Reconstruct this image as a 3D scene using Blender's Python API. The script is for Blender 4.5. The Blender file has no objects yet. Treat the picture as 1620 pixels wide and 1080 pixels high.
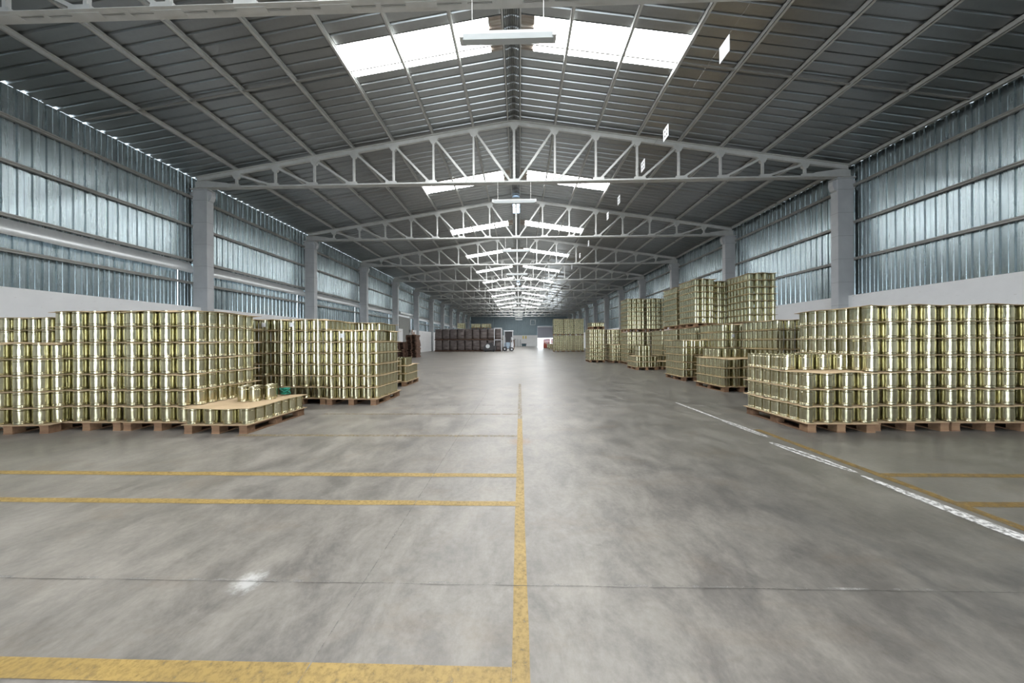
import bpy, math, random
import numpy as np
from mathutils import Matrix, Vector
random.seed(7); rng = np.random.RandomState(7)
S = bpy.context.scene
COL = S.collection

# ------------------------------------------------------------------ camera
F = 490.0; PSI = 0.025; RHO = 0.005; CAM = Vector((0.18, 0.0, 1.3))
cd = bpy.data.cameras.new('camera'); cam = bpy.data.objects.new('camera', cd); COL.objects.link(cam)
cd.sensor_fit = 'HORIZONTAL'; cd.sensor_width = 36.0; cd.lens = F / 1620 * 36; cd.clip_start = 0.05; cd.clip_end = 400
fw = Vector((-math.sin(PSI), math.cos(PSI), 0)); rt = Vector((math.cos(PSI), math.sin(PSI), 0)); upv = Vector((0, 0, 1))
r2 = rt * math.cos(RHO) - upv * math.sin(RHO); u2 = upv * math.cos(RHO) + rt * math.sin(RHO)
M = Matrix.Identity(4)
for i in range(3):
    M[i][0] = r2[i]; M[i][1] = u2[i]; M[i][2] = -fw[i]; M[i][3] = CAM[i]
cam.matrix_world = M
S.camera = cam

# ------------------------------------------------------------------ world, light, exposure
W = bpy.data.worlds.new('world'); S.world = W; W.use_nodes = True
wn = W.node_tree.nodes; wl = W.node_tree.links
bg = wn['Background']; bg.inputs[0].default_value = (0.80, 0.90, 1.0, 1); bg.inputs[1].default_value = 9.0
S.view_settings.view_transform = 'Standard'; S.view_settings.look = 'None'
S.view_settings.gamma = 1.0; S.view_settings.use_curve_mapping = False
S.view_settings.exposure = 0.0
SKY_EMIT = 28.0
try:
    S.cycles.max_bounces = 7; S.cycles.diffuse_bounces = 4; S.cycles.glossy_bounces = 5
    S.cycles.transmission_bounces = 3; S.cycles.transparent_max_bounces = 6
    S.cycles.sample_clamp_indirect = 6.0; S.cycles.caustics_reflective = False; S.cycles.caustics_refractive = False
    S.cycles.use_denoising = True
except Exception: pass

def area(name, loc, rot, sx, sy, power, col=(1, 1, 1)):
    l = bpy.data.lights.new(name, 'AREA'); l.shape = 'RECTANGLE'; l.size = sx; l.size_y = sy; l.energy = power; l.color = col
    o = bpy.data.objects.new(name, l); COL.objects.link(o); o.location = loc; o.rotation_euler = rot
    return o
# added fill from an unseen doorway behind the camera; daylight by the far door
area('added_rear_fill', (0, -12.2, 2.6), (math.radians(90), 0, 0), 6.0, 4.2, 450, (0.93, 0.97, 1.0))
area('daylight_far_door', (6.95, 82.2, 1.3), (math.radians(-90), 0, 0), 4.0, 2.2, 700, (0.9, 0.96, 1.0))

# ------------------------------------------------------------------ materials
def mat(name, base=(0.5, 0.5, 0.5), rough=0.5, metal=0.0, spec=0.5, emit=None, estr=0.0):
    m = bpy.data.materials.new(name); m.use_nodes = True
    b = m.node_tree.nodes['Principled BSDF']
    b.inputs['Base Color'].default_value = (*base, 1); b.inputs['Roughness'].default_value = rough
    b.inputs['Metallic'].default_value = metal; b.inputs['Specular IOR Level'].default_value = spec
    if emit:
        b.inputs['Emission Color'].default_value = (*emit, 1); b.inputs['Emission Strength'].default_value = estr
    return m
def nd(m, t, **kw):
    n = m.node_tree.nodes.new(t)
    for k, v in kw.items():
        if k in n.inputs.keys(): n.inputs[k].default_value = v
        else: setattr(n, k, v)
    return n
def lk(m, a, b): m.node_tree.links.new(a, b)
def noise(m, scale=(1, 1, 1), s=1.0, detail=4, rough=0.55, dist=0.0, rot=(0, 0, 0), coord='pos'):
    if coord == 'pos': src = nd(m, 'ShaderNodeNewGeometry').outputs['Position']
    else: src = nd(m, 'ShaderNodeTexCoord').outputs['Object']
    mp = nd(m, 'ShaderNodeMapping'); mp.inputs['Scale'].default_value = scale; mp.inputs['Rotation'].default_value = rot
    lk(m, src, mp.inputs['Vector'])
    n = nd(m, 'ShaderNodeTexNoise'); n.inputs['Scale'].default_value = s; n.inputs['Detail'].default_value = detail
    n.inputs['Roughness'].default_value = rough; n.inputs['Distortion'].default_value = dist
    lk(m, mp.outputs[0], n.inputs['Vector'])
    return n.outputs['Fac']
def ramp(m, fac, stops):
    r = nd(m, 'ShaderNodeValToRGB'); e = r.color_ramp.elements
    while len(e) > 1: e.remove(e[-1])
    for i, (p, c) in enumerate(stops):
        el = e[0] if i == 0 else e.new(p)
        el.position = p; el.color = (*c, 1) if not isinstance(c, (int, float)) else (c, c, c, 1)
    lk(m, fac, r.inputs[0]); return r.outputs[0]
def mix(m, fac, a, b, mode='MIX'):
    x = nd(m, 'ShaderNodeMix', data_type='RGBA', blend_type=mode)
    if isinstance(fac, (int, float)): x.inputs[0].default_value = fac
    else: lk(m, fac, x.inputs[0])
    for s, v in ((6, a), (7, b)):
        if isinstance(v, tuple): x.inputs[s].default_value = (*v, 1)
        else: lk(m, v, x.inputs[s])
    return x.outputs[2]
def bump(m, h, strength=0.2, dist=0.01):
    b = nd(m, 'ShaderNodeBump'); b.inputs['Strength'].default_value = strength; b.inputs['Distance'].default_value = dist
    lk(m, h, b.inputs['Height']); lk(m, b.outputs[0], m.node_tree.nodes['Principled BSDF'].inputs['Normal'])
def P(m): return m.node_tree.nodes['Principled BSDF']

def galv(name, c0, c1, vert, rough=0.38, metal=0.75):
    m = mat(name, c0, rough, metal)
    sc = (5.0, 5.0, 0.22) if vert else (0.25, 4.0, 0.25)
    a = noise(m, sc, 1.6, 5, 0.6, 0.4); g = noise(m, (1, 1, 1), 14.0, 3)
    lk(m, mix(m, 0.25, ramp(m, a, [(0.2, c0), (0.8, c1)]), ramp(m, g, [(0.35, c0), (0.65, c1)])), P(m).inputs['Base Color'])
    lk(m, ramp(m, a, [(0.3, rough - 0.02), (0.75, rough + 0.06)]), P(m).inputs['Roughness'])
    if vert: bump(m, noise(m, (3.2, 3.2, 0.35), 1.0, 1), 0.22, 0.03)
    return m
M_WALL = galv('galvanised_wall_sheet', (0.32, 0.395, 0.42), (0.52, 0.60, 0.625), True, 0.25, 0.92)
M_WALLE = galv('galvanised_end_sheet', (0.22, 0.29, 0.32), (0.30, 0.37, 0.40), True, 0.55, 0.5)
M_ROOF = galv('galvanised_roof_sheet', (0.32, 0.335, 0.335), (0.39, 0.405, 0.405), False, 0.33, 0.90)
M_FLASH = galv('bright_flashing', (0.66, 0.69, 0.70), (0.78, 0.80, 0.80), True, 0.34, 0.6)
M_PAINT = mat('grey_painted_steel', (0.47, 0.48, 0.46), 0.45)
lk(M_PAINT, ramp(M_PAINT, noise(M_PAINT, (1, 1, 1), 3.0, 5), [(0.3, (0.50, 0.51, 0.49)), (0.7, (0.60, 0.61, 0.59))]), P(M_PAINT).inputs['Base Color'])
M_GIRT = mat('girt_steel', (0.33, 0.33, 0.31), 0.45, 0.3)
M_COLUMN = mat('grey_painted_concrete', (0.42, 0.44, 0.45), 0.6)
lk(M_COLUMN, ramp(M_COLUMN, noise(M_COLUMN, (1, 1, 1), 2.0, 6), [(0.3, (0.47, 0.49, 0.505)), (0.7, (0.56, 0.58, 0.59))]), P(M_COLUMN).inputs['Base Color'])
bump(M_COLUMN, noise(M_COLUMN, (1, 1, 1), 25, 4), 0.25, 0.01)
M_JOINT = mat('column_joint', (0.24, 0.25, 0.26), 0.8)
M_WHITE = mat('white_plaster', (0.80, 0.81, 0.81), 0.75)
w1 = noise(M_WHITE, (1, 1, 1), 1.4, 7, 0.65); w2 = noise(M_WHITE, (1, 1, 2.5), 7.0, 6, 0.7)
lk(M_WHITE, mix(M_WHITE, ramp(M_WHITE, w2, [(0.63, 0.0), (0.70, 0.55)]), ramp(M_WHITE, w1, [(0.3, (0.83, 0.84, 0.84)), (0.7, (0.89, 0.90, 0.90))]), (0.50, 0.47, 0.43)), P(M_WHITE).inputs['Base Color'])
M_SKY = mat('translucent_skylight', (0.9, 0.9, 0.88), 0.4, emit=(0.98, 0.99, 1.0), estr=SKY_EMIT)
M_VENT = mat('ridge_vent_light', (0.8, 0.9, 1.0), 0.4, emit=(0.55, 0.75, 1.0), estr=6.0)
M_BROWN = mat('aged_brown_sheet', (0.30, 0.24, 0.19), 0.6)
lk(M_BROWN, ramp(M_BROWN, noise(M_BROWN, (0.6, 5, 1), 2.5, 3), [(0.35, (0.22, 0.18, 0.15)), (0.65, (0.42, 0.38, 0.33))]), P(M_BROWN).inputs['Base Color'])

# concrete floor
M_FLOOR = mat('polished_concrete', (0.3, 0.3, 0.28), 0.4, spec=0.5)
m = M_FLOOR
n1 = noise(m, (1, 1, 1), 0.55, 6, 0.6, 0.6); n2 = noise(m, (1.0, 0.62, 1), 3.4, 9, 0.74, 0.35, rot=(0, 0, 0.9)); n3 = noise(m, (1, 1, 1), 26, 5, 0.7)
n4 = noise(m, (0.7, 1.4, 1), 1.8, 7, 0.7, 0.4, rot=(0, 0, -0.5))
c = ramp(m, n1, [(0.36, (0.172, 0.160, 0.141)), (0.50, (0.240, 0.220, 0.190)), (0.64, (0.325, 0.300, 0.262))])
c = mix(m, 0.50, c, ramp(m, n2, [(0.38, (0.070, 0.066, 0.062)), (0.50, (0.220, 0.204, 0.180)), (0.62, (0.375, 0.350, 0.305))]))
c = mix(m, ramp(m, n4, [(0.54, 0.0), (0.70, 0.45)]), c, (0.20, 0.150, 0.100))
c = mix(m, 0.22, c, ramp(m, n3, [(0.30, (0.09, 0.09, 0.085)), (0.70, (0.33, 0.32, 0.305))]))
# floor colour darkens towards the right of the yellow line
geo = nd(m, 'ShaderNodeNewGeometry'); sx = nd(m, 'ShaderNodeSeparateXYZ'); lk(m, geo.outputs['Position'], sx.inputs[0])
mr = nd(m, 'ShaderNodeMapRange', interpolation_type='SMOOTHSTEP')
mr.inputs['From Min'].default_value = 0.3; mr.inputs['From Max'].default_value = 2.6; mr.inputs['To Min'].default_value = 0.0; mr.inputs['To Max'].default_value = 0.9
lk(m, sx.outputs[0], mr.inputs['Value'])
c = mix(m, mr.outputs[0], c, (0.50, 0.51, 0.51), 'MULTIPLY')
# tyre scrub rings
def ring(cx, cy, r, wd, amt, col_in):
    v = nd(m, 'ShaderNodeVectorMath', operation='DISTANCE'); lk(m, geo.outputs['Position'], v.inputs[0]); v.inputs[1].default_value = (cx, cy, 0)
    a = nd(m, 'ShaderNodeMath', operation='SUBTRACT'); lk(m, v.outputs['Value'], a.inputs[0]); a.inputs[1].default_value = r
    b = nd(m, 'ShaderNodeMath', operation='ABSOLUTE'); lk(m, a.outputs[0], b.inputs[0])
    r_ = nd(m, 'ShaderNodeMapRange', interpolation_type='SMOOTHSTEP'); r_.inputs['From Min'].default_value = 0.0; r_.inputs['From Max'].default_value = wd
    r_.inputs['To Min'].default_value = amt; r_.inputs['To Max'].default_value = 0.0; lk(m, b.outputs[0], r_.inputs['Value'])
    mm = nd(m, 'ShaderNodeMath', operation='MULTIPLY'); lk(m, r_.outputs[0], mm.inputs[0]); lk(m, ramp(m, n2, [(0.40, 1.0), (0.6, 0.15)]), mm.inputs[1])
    m3 = nd(m, 'ShaderNodeMapRange', interpolation_type='SMOOTHSTEP'); m3.inputs['From Min'].default_value = cx; m3.inputs['From Max'].default_value = cx + r; lk(m, sx.outputs[0], m3.inputs['Value'])
    m4 = nd(m, 'ShaderNodeMath', operation='MULTIPLY'); lk(m, mm.outputs[0], m4.inputs[0]); lk(m, m3.outputs[0], m4.inputs[1]); mm = m4
    return mix(m, mm.outputs[0], col_in, (0.07, 0.07, 0.068))
c = ring(1.85, 1.95, 0.56, 0.10, 0.75, c); c = ring(1.05, 1.95, 0.46, 0.05, 0.45, c)
# rust stain on the yellow line, white spill on the joint
def blob(cx, cy, r, amt, colr, col_in, nz):
    v = nd(m, 'ShaderNodeVectorMath', operation='DISTANCE'); lk(m, geo.outputs['Position'], v.inputs[0]); v.inputs[1].default_value = (cx, cy, 0)
    ad = nd(m, 'ShaderNodeMath', operation='MULTIPLY_ADD'); lk(m, nz, ad.inputs[0]); ad.inputs[1].default_value = r * 2.0; lk(m, v.outputs['Value'], ad.inputs[2])
    r_ = nd(m, 'ShaderNodeMapRange', interpolation_type='SMOOTHSTEP'); r_.inputs['From Min'].default_value = r * 1.2; r_.inputs['From Max'].default_value = r * 2.2
    r_.inputs['To Min'].default_value = amt; r_.inputs['To Max'].default_value = 0.0; lk(m, ad.outputs[0], r_.inputs['Value'])
    return mix(m, r_.outputs[0], col_in, colr)
c = blob(0.18, 4.03, 0.16, 0.6, (0.27, 0.15, 0.06), c, n3)
c = blob(-1.30, 1.65, 0.085, 0.8, (0.60, 0.60, 0.58), c, n3)
lk(m, c, P(m).inputs['Base Color'])
lk(m, ramp(m, n2, [(0.3, 0.30), (0.7, 0.46)]), P(m).inputs['Roughness'])
bump(m, n3, 0.08, 0.005)

def worn(name, colr, lo, hi, sc=9.0, rough=0.5):
    m = mat(name, colr, rough); n = noise(m, (1, 1, 1), sc, 7, 0.72)
    lk(m, ramp(m, n, [(lo, 0.45 if 'paint' in name else 0.0), (hi, 0.92 if 'paint' in name else 1.0)]), P(m).inputs['Alpha'])
    lk(m, ramp(m, noise(m, (1, 1, 1), 3.0, 5), [(0.3, tuple(x * 0.75 for x in colr)), (0.7, colr)]), P(m).inputs['Base Color'])
    return m
M_YEL = worn('worn_yellow_paint', (0.47, 0.325, 0.105), 0.32, 0.56, 38)
M_YEL2 = worn('faded_yellow_layer', (0.40, 0.30, 0.14), 0.40, 0.70, 22)
M_YELR = worn('dirty_yellow_paint', (0.26, 0.17, 0.05), 0.38, 0.66, 14)
M_CHALK = worn('white_chalk', (0.80, 0.80, 0.78), 0.37, 0.56, 26)
M_CUT = worn('sawcut_joint', (0.10, 0.095, 0.085), 0.36, 0.56, 5)
M_HAIR = worn('hairline_joint', (0.30, 0.285, 0.26), 0.40, 0.60, 5)
M_DUST = worn('pale_joint_dust', (0.46, 0.45, 0.43), 0.50, 0.70, 3)

# gold lacquered tin
M_TIN = mat('gold_lacquered_tin', (0.6, 0.55, 0.36), 0.23, 1.0)
oi = nd(M_TIN, 'ShaderNodeObjectInfo')
tn = noise(M_TIN, (6, 6, 1), 1.0, 3)
lk(M_TIN, mix(M_TIN, 0.5, ramp(M_TIN, tn, [(0.3, (0.50, 0.47, 0.315)), (0.7, (0.66, 0.615, 0.43))]), ramp(M_TIN, oi.outputs['Random'], [(0.0, (0.48, 0.455, 0.30)), (1.0, (0.66, 0.62, 0.43))])), P(M_TIN).inputs['Base Color'])
bump(M_TIN, noise(M_TIN, (9, 9, 4), 1.0, 2), 0.35, 0.02)
M_LID = mat('tin_lid_metal', (0.72, 0.68, 0.50), 0.28, 1.0)
M_CARD = mat('tan_cardboard', (0.56, 0.42, 0.25), 0.85)
lk(M_CARD, ramp(M_CARD, noise(M_CARD, (1, 1, 1), 2.5, 5), [(0.3, (0.49, 0.36, 0.21)), (0.7, (0.62, 0.47, 0.29))]), P(M_CARD).inputs['Base Color'])
M_WOOD = mat('pallet_wood', (0.27, 0.16, 0.09), 0.8)
lk(M_WOOD, mix(M_WOOD, 0.55, ramp(M_WOOD, noise(M_WOOD, (3, 12, 12), 2.0, 5), [(0.3, (0.17, 0.095, 0.055)), (0.7, (0.36, 0.22, 0.125))]),
   ramp(M_WOOD, nd(M_WOOD, 'ShaderNodeObjectInfo').outputs['Random'], [(0, (0.16, 0.085, 0.05)), (1, (0.40, 0.25, 0.14))])), P(M_WOOD).inputs['Base Color'])
M_OLD = mat('dark_weathered_wood', (0.13, 0.075, 0.05), 0.85)
lk(M_OLD, ramp(M_OLD, noise(M_OLD, (2, 2, 14), 2.0, 5), [(0.3, (0.06, 0.035, 0.025)), (0.6, (0.16, 0.09, 0.06)), (0.8, (0.30, 0.20, 0.14))]), P(M_OLD).inputs['Base Color'])
M_WRAP = mat('brown_wrapped_load', (0.085, 0.055, 0.045), 0.32)
lk(M_WRAP, ramp(M_WRAP, noise(M_WRAP, (1, 1, 3), 1.6, 5), [(0.3, (0.06, 0.045, 0.042)), (0.7, (0.18, 0.15, 0.14))]), P(M_WRAP).inputs['Base Color'])
bump(M_WRAP, noise(M_WRAP, (1, 1, 4), 5, 4), 0.6, 0.05)
M_GREEN = mat('green_plastic_strap', (0.01, 0.22, 0.15), 0.4)
M_PAPER = mat('white_paper', (0.80, 0.82, 0.84), 0.6)
M_INK = mat('dark_print', (0.05, 0.05, 0.05), 0.6)
M_LAMPB = mat('lamp_grey_plastic', (0.55, 0.56, 0.55), 0.45)
M_LAMPD = mat('lamp_prismatic_cover', (0.48, 0.51, 0.51), 0.25)
M_WIRE = mat('pale_wire', (0.66, 0.66, 0.64), 0.5)
M_DKWIRE = mat('thin_cable', (0.25, 0.25, 0.25), 0.5)
M_TRUCKW = mat('white_truck_paint', (0.78, 0.80, 0.84), 0.35)
M_BLACK = mat('black_rubber', (0.018, 0.018, 0.02), 0.6)
M_DARKM = mat('dark_machine_paint', (0.045, 0.042, 0.045), 0.4)
M_PBLUE = mat('pale_blue_cover', (0.50, 0.62, 0.74), 0.4)
M_SHUT = mat('lilac_grey_shutter', (0.52, 0.53, 0.60), 0.45, 0.3)
M_DOORG = mat('grey_green_door', (0.31, 0.32, 0.30), 0.6)
M_RED = mat('red_crate_plastic', (0.40, 0.07, 0.04), 0.5)
M_YSIGN = mat('yellow_sign', (0.70, 0.55, 0.10), 0.5)
M_TEAL = mat('dark_teal_box', (0.03, 0.07, 0.09), 0.5)
M_OUT = mat('pale_yard_concrete', (0.62, 0.62, 0.60), 0.8)

# ------------------------------------------------------------------ helpers
class MB:
    def __init__(s): s.v = []; s.f = []; s.n = 0
    def add(s, v, f):
        s.v.append(np.asarray(v, float)); s.f += [tuple(i + s.n for i in q) for q in f]; s.n += len(v)
    def box(s, a, b):
        x0, y0, z0 = a; x1, y1, z1 = b
        s.add([(x0, y0, z0), (x1, y0, z0), (x1, y1, z0), (x0, y1, z0), (x0, y0, z1), (x1, y0, z1), (x1, y1, z1), (x0, y1, z1)],
              [(0, 3, 2, 1), (4, 5, 6, 7), (0, 1, 5, 4), (1, 2, 6, 5), (2, 3, 7, 6), (3, 0, 4, 7)])
    def bar(s, a, b, w, h, up=(0, 1, 0)):
        a = Vector(a); b = Vector(b); d = (b - a).normalized(); u = Vector(up); u = (u - d * u.dot(d)).normalized(); r = d.cross(u)
        q = []
        for p in (a, b):
            for i, j in ((-1, -1), (1, -1), (1, 1), (-1, 1)): q.append(p + r * (w / 2 * i) + u * (h / 2 * j))
        s.add(q, [(0, 1, 2, 3), (7, 6, 5, 4), (0, 4, 5, 1), (1, 5, 6, 2), (2, 6, 7, 3), (3, 7, 4, 0)])
    def tube(s, a, b, r, n=8):
        a = Vector(a); b = Vector(b); d = (b - a).normalized(); u = d.orthogonal().normalized(); w = d.cross(u)
        q = [p + (u * math.cos(2 * math.pi * k / n) + w * math.sin(2 * math.pi * k / n)) * r for p in (a, b) for k in range(n)]
        s.add(q, [(k, (k + 1) % n, n + (k + 1) % n, n + k) for k in range(n)] + [tuple(range(n - 1, -1, -1)), tuple(range(n, 2 * n))])
    def lathe(s, prof, n=24, c=(0, 0, 0), cap=True, split=False):
        if split:
            for i in range(len(prof) - 1): s.lathe(prof[i:i + 2], n, c, False)
            return
        q = [(c[0] + r * math.cos(2 * math.pi * k / n), c[1] + r * math.sin(2 * math.pi * k / n), c[2] + z) for r, z in prof for k in range(n)]
        f = [(i * n + k, i * n + (k + 1) % n, (i + 1) * n + (k + 1) % n, (i + 1) * n + k) for i in range(len(prof) - 1) for k in range(n)]
        if cap: f += [tuple(range(n - 1, -1, -1)), tuple((len(prof) - 1) * n + k for k in range(n))]
        s.add(q, f)
    def poly(s, pts, t):           # polygon given as 3-D points, thickened along vector t
        n = len(pts); t = Vector(t); q = [Vector(p) for p in pts] + [Vector(p) + t for p in pts]
        s.add(q, [tuple(range(n - 1, -1, -1)), tuple(range(n, 2 * n))] + [(k, (k + 1) % n, n + (k + 1) % n, n + k) for k in range(n)])
    def mesh(s, name, m, smooth=False):
        me = bpy.data.meshes.new(name); me.from_pydata(np.concatenate(s.v).tolist(), [], s.f); me.materials.append(m)
        if smooth: me.polygons.foreach_set('use_smooth', [True] * len(me.polygons))
        me.update(); return me
    def build(s, name, m, parent=None, smooth=False, sharp=None):
        o = bpy.data.objects.new(name, s.mesh(name, m, smooth)); COL.objects.link(o)
        if parent: o.parent = parent
        return o
def tag(o, label=None, cat=None, group=None, kind=None):
    if label: o['label'] = label
    if cat: o['category'] = cat
    if group: o['group'] = group
    if kind: o['kind'] = kind
    return o
def empty(name, loc, rz=0.0):
    o = bpy.data.objects.new(name, None); COL.objects.link(o); o.location = loc; o.rotation_euler = (0, 0, rz); o.empty_display_size = 0.1
    return o
def link_copy(o, parent=None):
    c = o.copy(); COL.objects.link(c)
    if parent is not None: c.parent = parent
    for ch in list(o.children): link_copy(ch, c)
    return c
def struct(mb, name, m, label, smooth=False):
    return tag(mb.build(name, m, None, smooth), label, None, None, 'structure')
ORD = ['first', 'second', 'third', 'fourth', 'fifth', 'sixth', 'seventh', 'eighth', 'ninth', 'tenth', 'eleventh', 'twelfth', 'thirteenth', 'fourteenth', 'fifteenth', 'sixteenth', 'seventeenth']
NUM = ['one', 'two', 'three', 'four', 'five', 'six', 'seven', 'eight', 'nine', 'ten']

# ------------------------------------------------------------------ layout numbers
BAY = 6.31; T0 = 5.49; YEND = 81.4; YBACK = -12.6
WX = 12.70; RIDGE = 9.80; SL = 0.155
def roofz(u): return RIDGE - SL * abs(u)
TRY = [T0 + BAY * k for k in range(-2, 13) if T0 + BAY * k < YEND - 1.0]

# ------------------------------------------------------------------ floor
b = MB(); b.box((-13.2, YBACK, -0.3), (13.2, YEND + 0.2, 0.0)); struct(b, 'floor', M_FLOOR, 'worn grey concrete warehouse floor')
b = MB(); b.box((-30, YEND + 0.2, -0.35), (40, YEND + 40, -0.05)); struct(b, 'ground', M_OUT, 'bright concrete yard beyond the far door')
_ln = [0]
def line(x0, x1, y0, y1, m, lab, z=0.0025, name='floor_line'):
    b = MB(); nx = max(1, int((x1 - x0) / 0.25)); ny = max(1, int((y1 - y0) / 0.25))
    lng = (x1 - x0) > (y1 - y0); n = nx if lng else ny; v = []; fc = []
    for i in range(n + 1):
        t = i / n; j = rng.uniform(-0.003, 0.003)
        if lng: v += [(x0 + (x1 - x0) * t, y0 + j, z), (x0 + (x1 - x0) * t, y1 + j, z)]
        else: v += [(x1 + j, y0 + (y1 - y0) * t, z), (x0 + j, y0 + (y1 - y0) * t, z)]
        if i: k = 2 * i; fc.append((k - 2, k, k + 1, k - 1))
    b.add(v, fc)
    return struct(b, name, m, lab)
line(0.140, 0.212, 0.4, 5.2, M_YEL, 'long yellow centre line painted along the floor')
line(0.140, 0.212, 5.2, 9.5, M_YEL2, 'faded far stretch of the yellow centre line')
line(-12, 0.14, 1.155, 1.235, M_YEL, 'nearest yellow cross line left of centre', 0.0022)
line(-12, 0.14, 2.445, 2.515, M_YEL, 'second yellow cross line left of centre', 0.0022)
line(-12, 0.14, 2.965, 3.045, M_YEL, 'third yellow cross line left of centre', 0.0022)
line(-3.8, 0.14, 4.22, 4.30, M_YEL2, 'faded yellow cross line left of centre beside low pallet', 0.0022)
line(-3.4, 0.14, 5.50, 5.57, M_YEL2, 'very faded yellow cross line left of centre', 0.0022)
line(3.58, 3.67, 0.8, 4.6, M_YELR, 'dirty yellow line along the right side of the lane', 0.0022)
line(3.67, 12, 2.485, 2.565, M_YELR, 'nearer dirty yellow cross line on the right', 0.0018)
line(3.67, 12, 3.02, 3.10, M_YELR, 'farther dirty yellow cross line on the right', 0.0018)
line(-12, 12, 1.6475, 1.6505, M_CUT, 'dark sawn joint across the floor', 0.0030, 'floor_joint')
line(-12, 12, 1.653, 1.668, M_DUST, 'pale dust beside the sawn joint', 0.0014, 'floor_joint')
line(-12, 12, 6.28, 6.33, M_DUST, 'pale joint across the floor', 0.0014, 'floor_joint')
line(-12, 12, 12.60, 12.65, M_DUST, 'far pale joint across the floor', 0.0014, 'floor_joint')
line(-0.674, -0.669, 0.5, 8.0, M_HAIR, 'thin sawn joint running along the floor', 0.0034, 'floor_joint')
def stroke(pts, hw, lab, hollow=False):
    b = MB(); n = 26; P0 = []
    for i in range(n + 1):
        t = i / n * (len(pts) - 1); k = min(int(t), len(pts) - 2); u = t - k
        x = pts[k][0] * (1 - u) + pts[k + 1][0] * u; y = pts[k][1] * (1 - u) + pts[k + 1][1] * u
        w = hw * (math.sin(math.pi * min(1, i / n * 0.96 + 0.02)) ** 0.5)
        P0.append((x, y, w))
    def strip(f0, f1):
        v = []; fc = []
        for i, (x, y, w) in enumerate(P0):
            j = rng.uniform(-0.004, 0.004)
            v += [(x + w * f1 + j, y, 0.004), (x + w * f0 + j, y, 0.004)]
            if i: k = 2 * i; fc.append((k - 2, k, k + 1, k - 1))
        b.add(v, fc)
    if hollow: strip(-1, -0.25); strip(0.2, 1)
    else: strip(-1, 1)
    return struct(b, 'floor_line', M_CHALK, lab)
stroke([(3.45, 6.6), (3.47, 5.0)], 0.030, 'thin white chalk line at the far right of the lane')
stroke([(3.47, 5.2), (3.49, 4.22)], 0.055, 'middle white chalk loop right of the lane', True)
stroke([(3.36, 4.02), (3.46, 3.11)], 0.065, 'elongated white chalk loop right of the lane', True)
stroke([(3.44, 3.04), (3.45, 2.1), (3.47, 1.1)], 0.058, 'nearest thick white chalk stroke right of the lane')

# ------------------------------------------------------------------ corrugated sheets
def profile(y0, y1, pitch, rib=0.045, top=0.10, flat=0.045):
    """(y, depth) points: pan at 0, ribs recessed to rib depth, small stiffeners."""
    pts = []; y = y0
    while y < y1 - 1e-6:
        seq = [(0, 0), (0.72, 0), (0.80, 1), (0.92, 1), (1.0, 0)] if rib > 0.04 else [(0, 0), (0.33, 0), (0.35, 0.006), (0.38, 0.006), (0.40, 0), (0.72, 0), (0.80, 1), (0.92, 1), (1.0, 0)]
        for t, d in seq[:-1]:
            yy = y + t * pitch
            if yy > y1: break
            pts.append((yy, d if d < 0.1 else rib))
        y += pitch
    pts.append((y1, 0)); return pts
def wall_sheet(b, side, y0, y1, z0, z1, x=WX, pitch=0.25):
    pr = profile(y0, y1, pitch, 0.032); n = len(pr); v = []
    for yy, d in pr:
        for zz in (z0, z1): v.append((side * (x + d), yy, zz))
    b.add(v, [(2 * i, 2 * i + 1, 2 * i + 3, 2 * i + 2) if side > 0 else (2 * i, 2 * i + 2, 2 * i + 3, 2 * i + 1) for i in range(n - 1)])
def roof_sheet(b, side, y0, y1, u0, u1, pitch=0.30):
    pr = profile(y0, y1, pitch, 0.042); n = len(pr); v = []
    for yy, d in pr:
        for u in (u0, u1): v.append((side * u, yy, roofz(u) + d))
    b.add(v, [(2 * i, 2 * i + 1, 2 * i + 3, 2 * i + 2) for i in range(n - 1)])
DOORW = (32.7, 35.6)   # sliding door in the left wall
b = MB(); wall_sheet(b, -1, YBACK, YEND, 4.40, 7.828); struct(b, 'wall_left', M_WALL, 'upper corrugated metal cladding of the left wall')
b = MB(); ycur = YBACK
for y in TRY:
    ya = y - 0.40
    if DOORW[0] < ya < DOORW[1] + .3: continue
    if ycur < DOORW[0] < ya: wall_sheet(b, -1, ycur, DOORW[0], 2.60, 4.42, WX + 0.06); ycur = DOORW[1]
    wall_sheet(b, -1, ycur, ya, 2.60, 4.42, WX + 0.06); ycur = ya + 0.016
wall_sheet(b, -1, ycur, YEND, 2.60, 4.42, WX + 0.06)
struct(b, 'wall_left', M_WALL, 'lower corrugated metal cladding of the left wall')
b = MB(); wall_sheet(b, 1, YBACK, YEND, 2.80, 7.84); struct(b, 'wall_right', M_WALL, 'corrugated metal cladding of the right wall')
def basewall(side, xin, h, segs, name, lab):
    b = MB()
    for y0, y1 in segs: b.box((min(side * xin, side * 13.0), y0, 0), (max(side * xin, side * 13.0), y1, h))
    return struct(b, name, M_WHITE, lab)
basewall(-1, 12.27, 2.69, [(YBACK, DOORW[0]), (DOORW[1], YEND)], 'wall_left', 'white plastered base of the left wall')
basewall(1, 12.38, 2.94, [(YBACK, YEND)], 'wall_right', 'white plastered base of the right wall')
# grey sliding door in left wall
b = MB(); b.box((-12.72, DOORW[0], 0), (-12.64, DOORW[1], 4.35))
for k in range(9):
    yy = DOORW[0] + 0.15 + k * 0.33; b.box((-12.64, yy, 0.05), (-12.62, yy + 0.12, 4.3))
d1 = struct(b, 'door_1', M_DOORG, 'tall grey sliding door in the left wall')
b = MB(); b.box((-12.66, DOORW[0] - 0.1, 4.35), (-12.45, DOORW[1] + 0.9, 4.55)); b.box((-12.66, DOORW[1], 2.4), (-12.5, DOORW[1] + 0.12, 4.5)); b.build('door_track', M_FLASH, d1)
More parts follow.
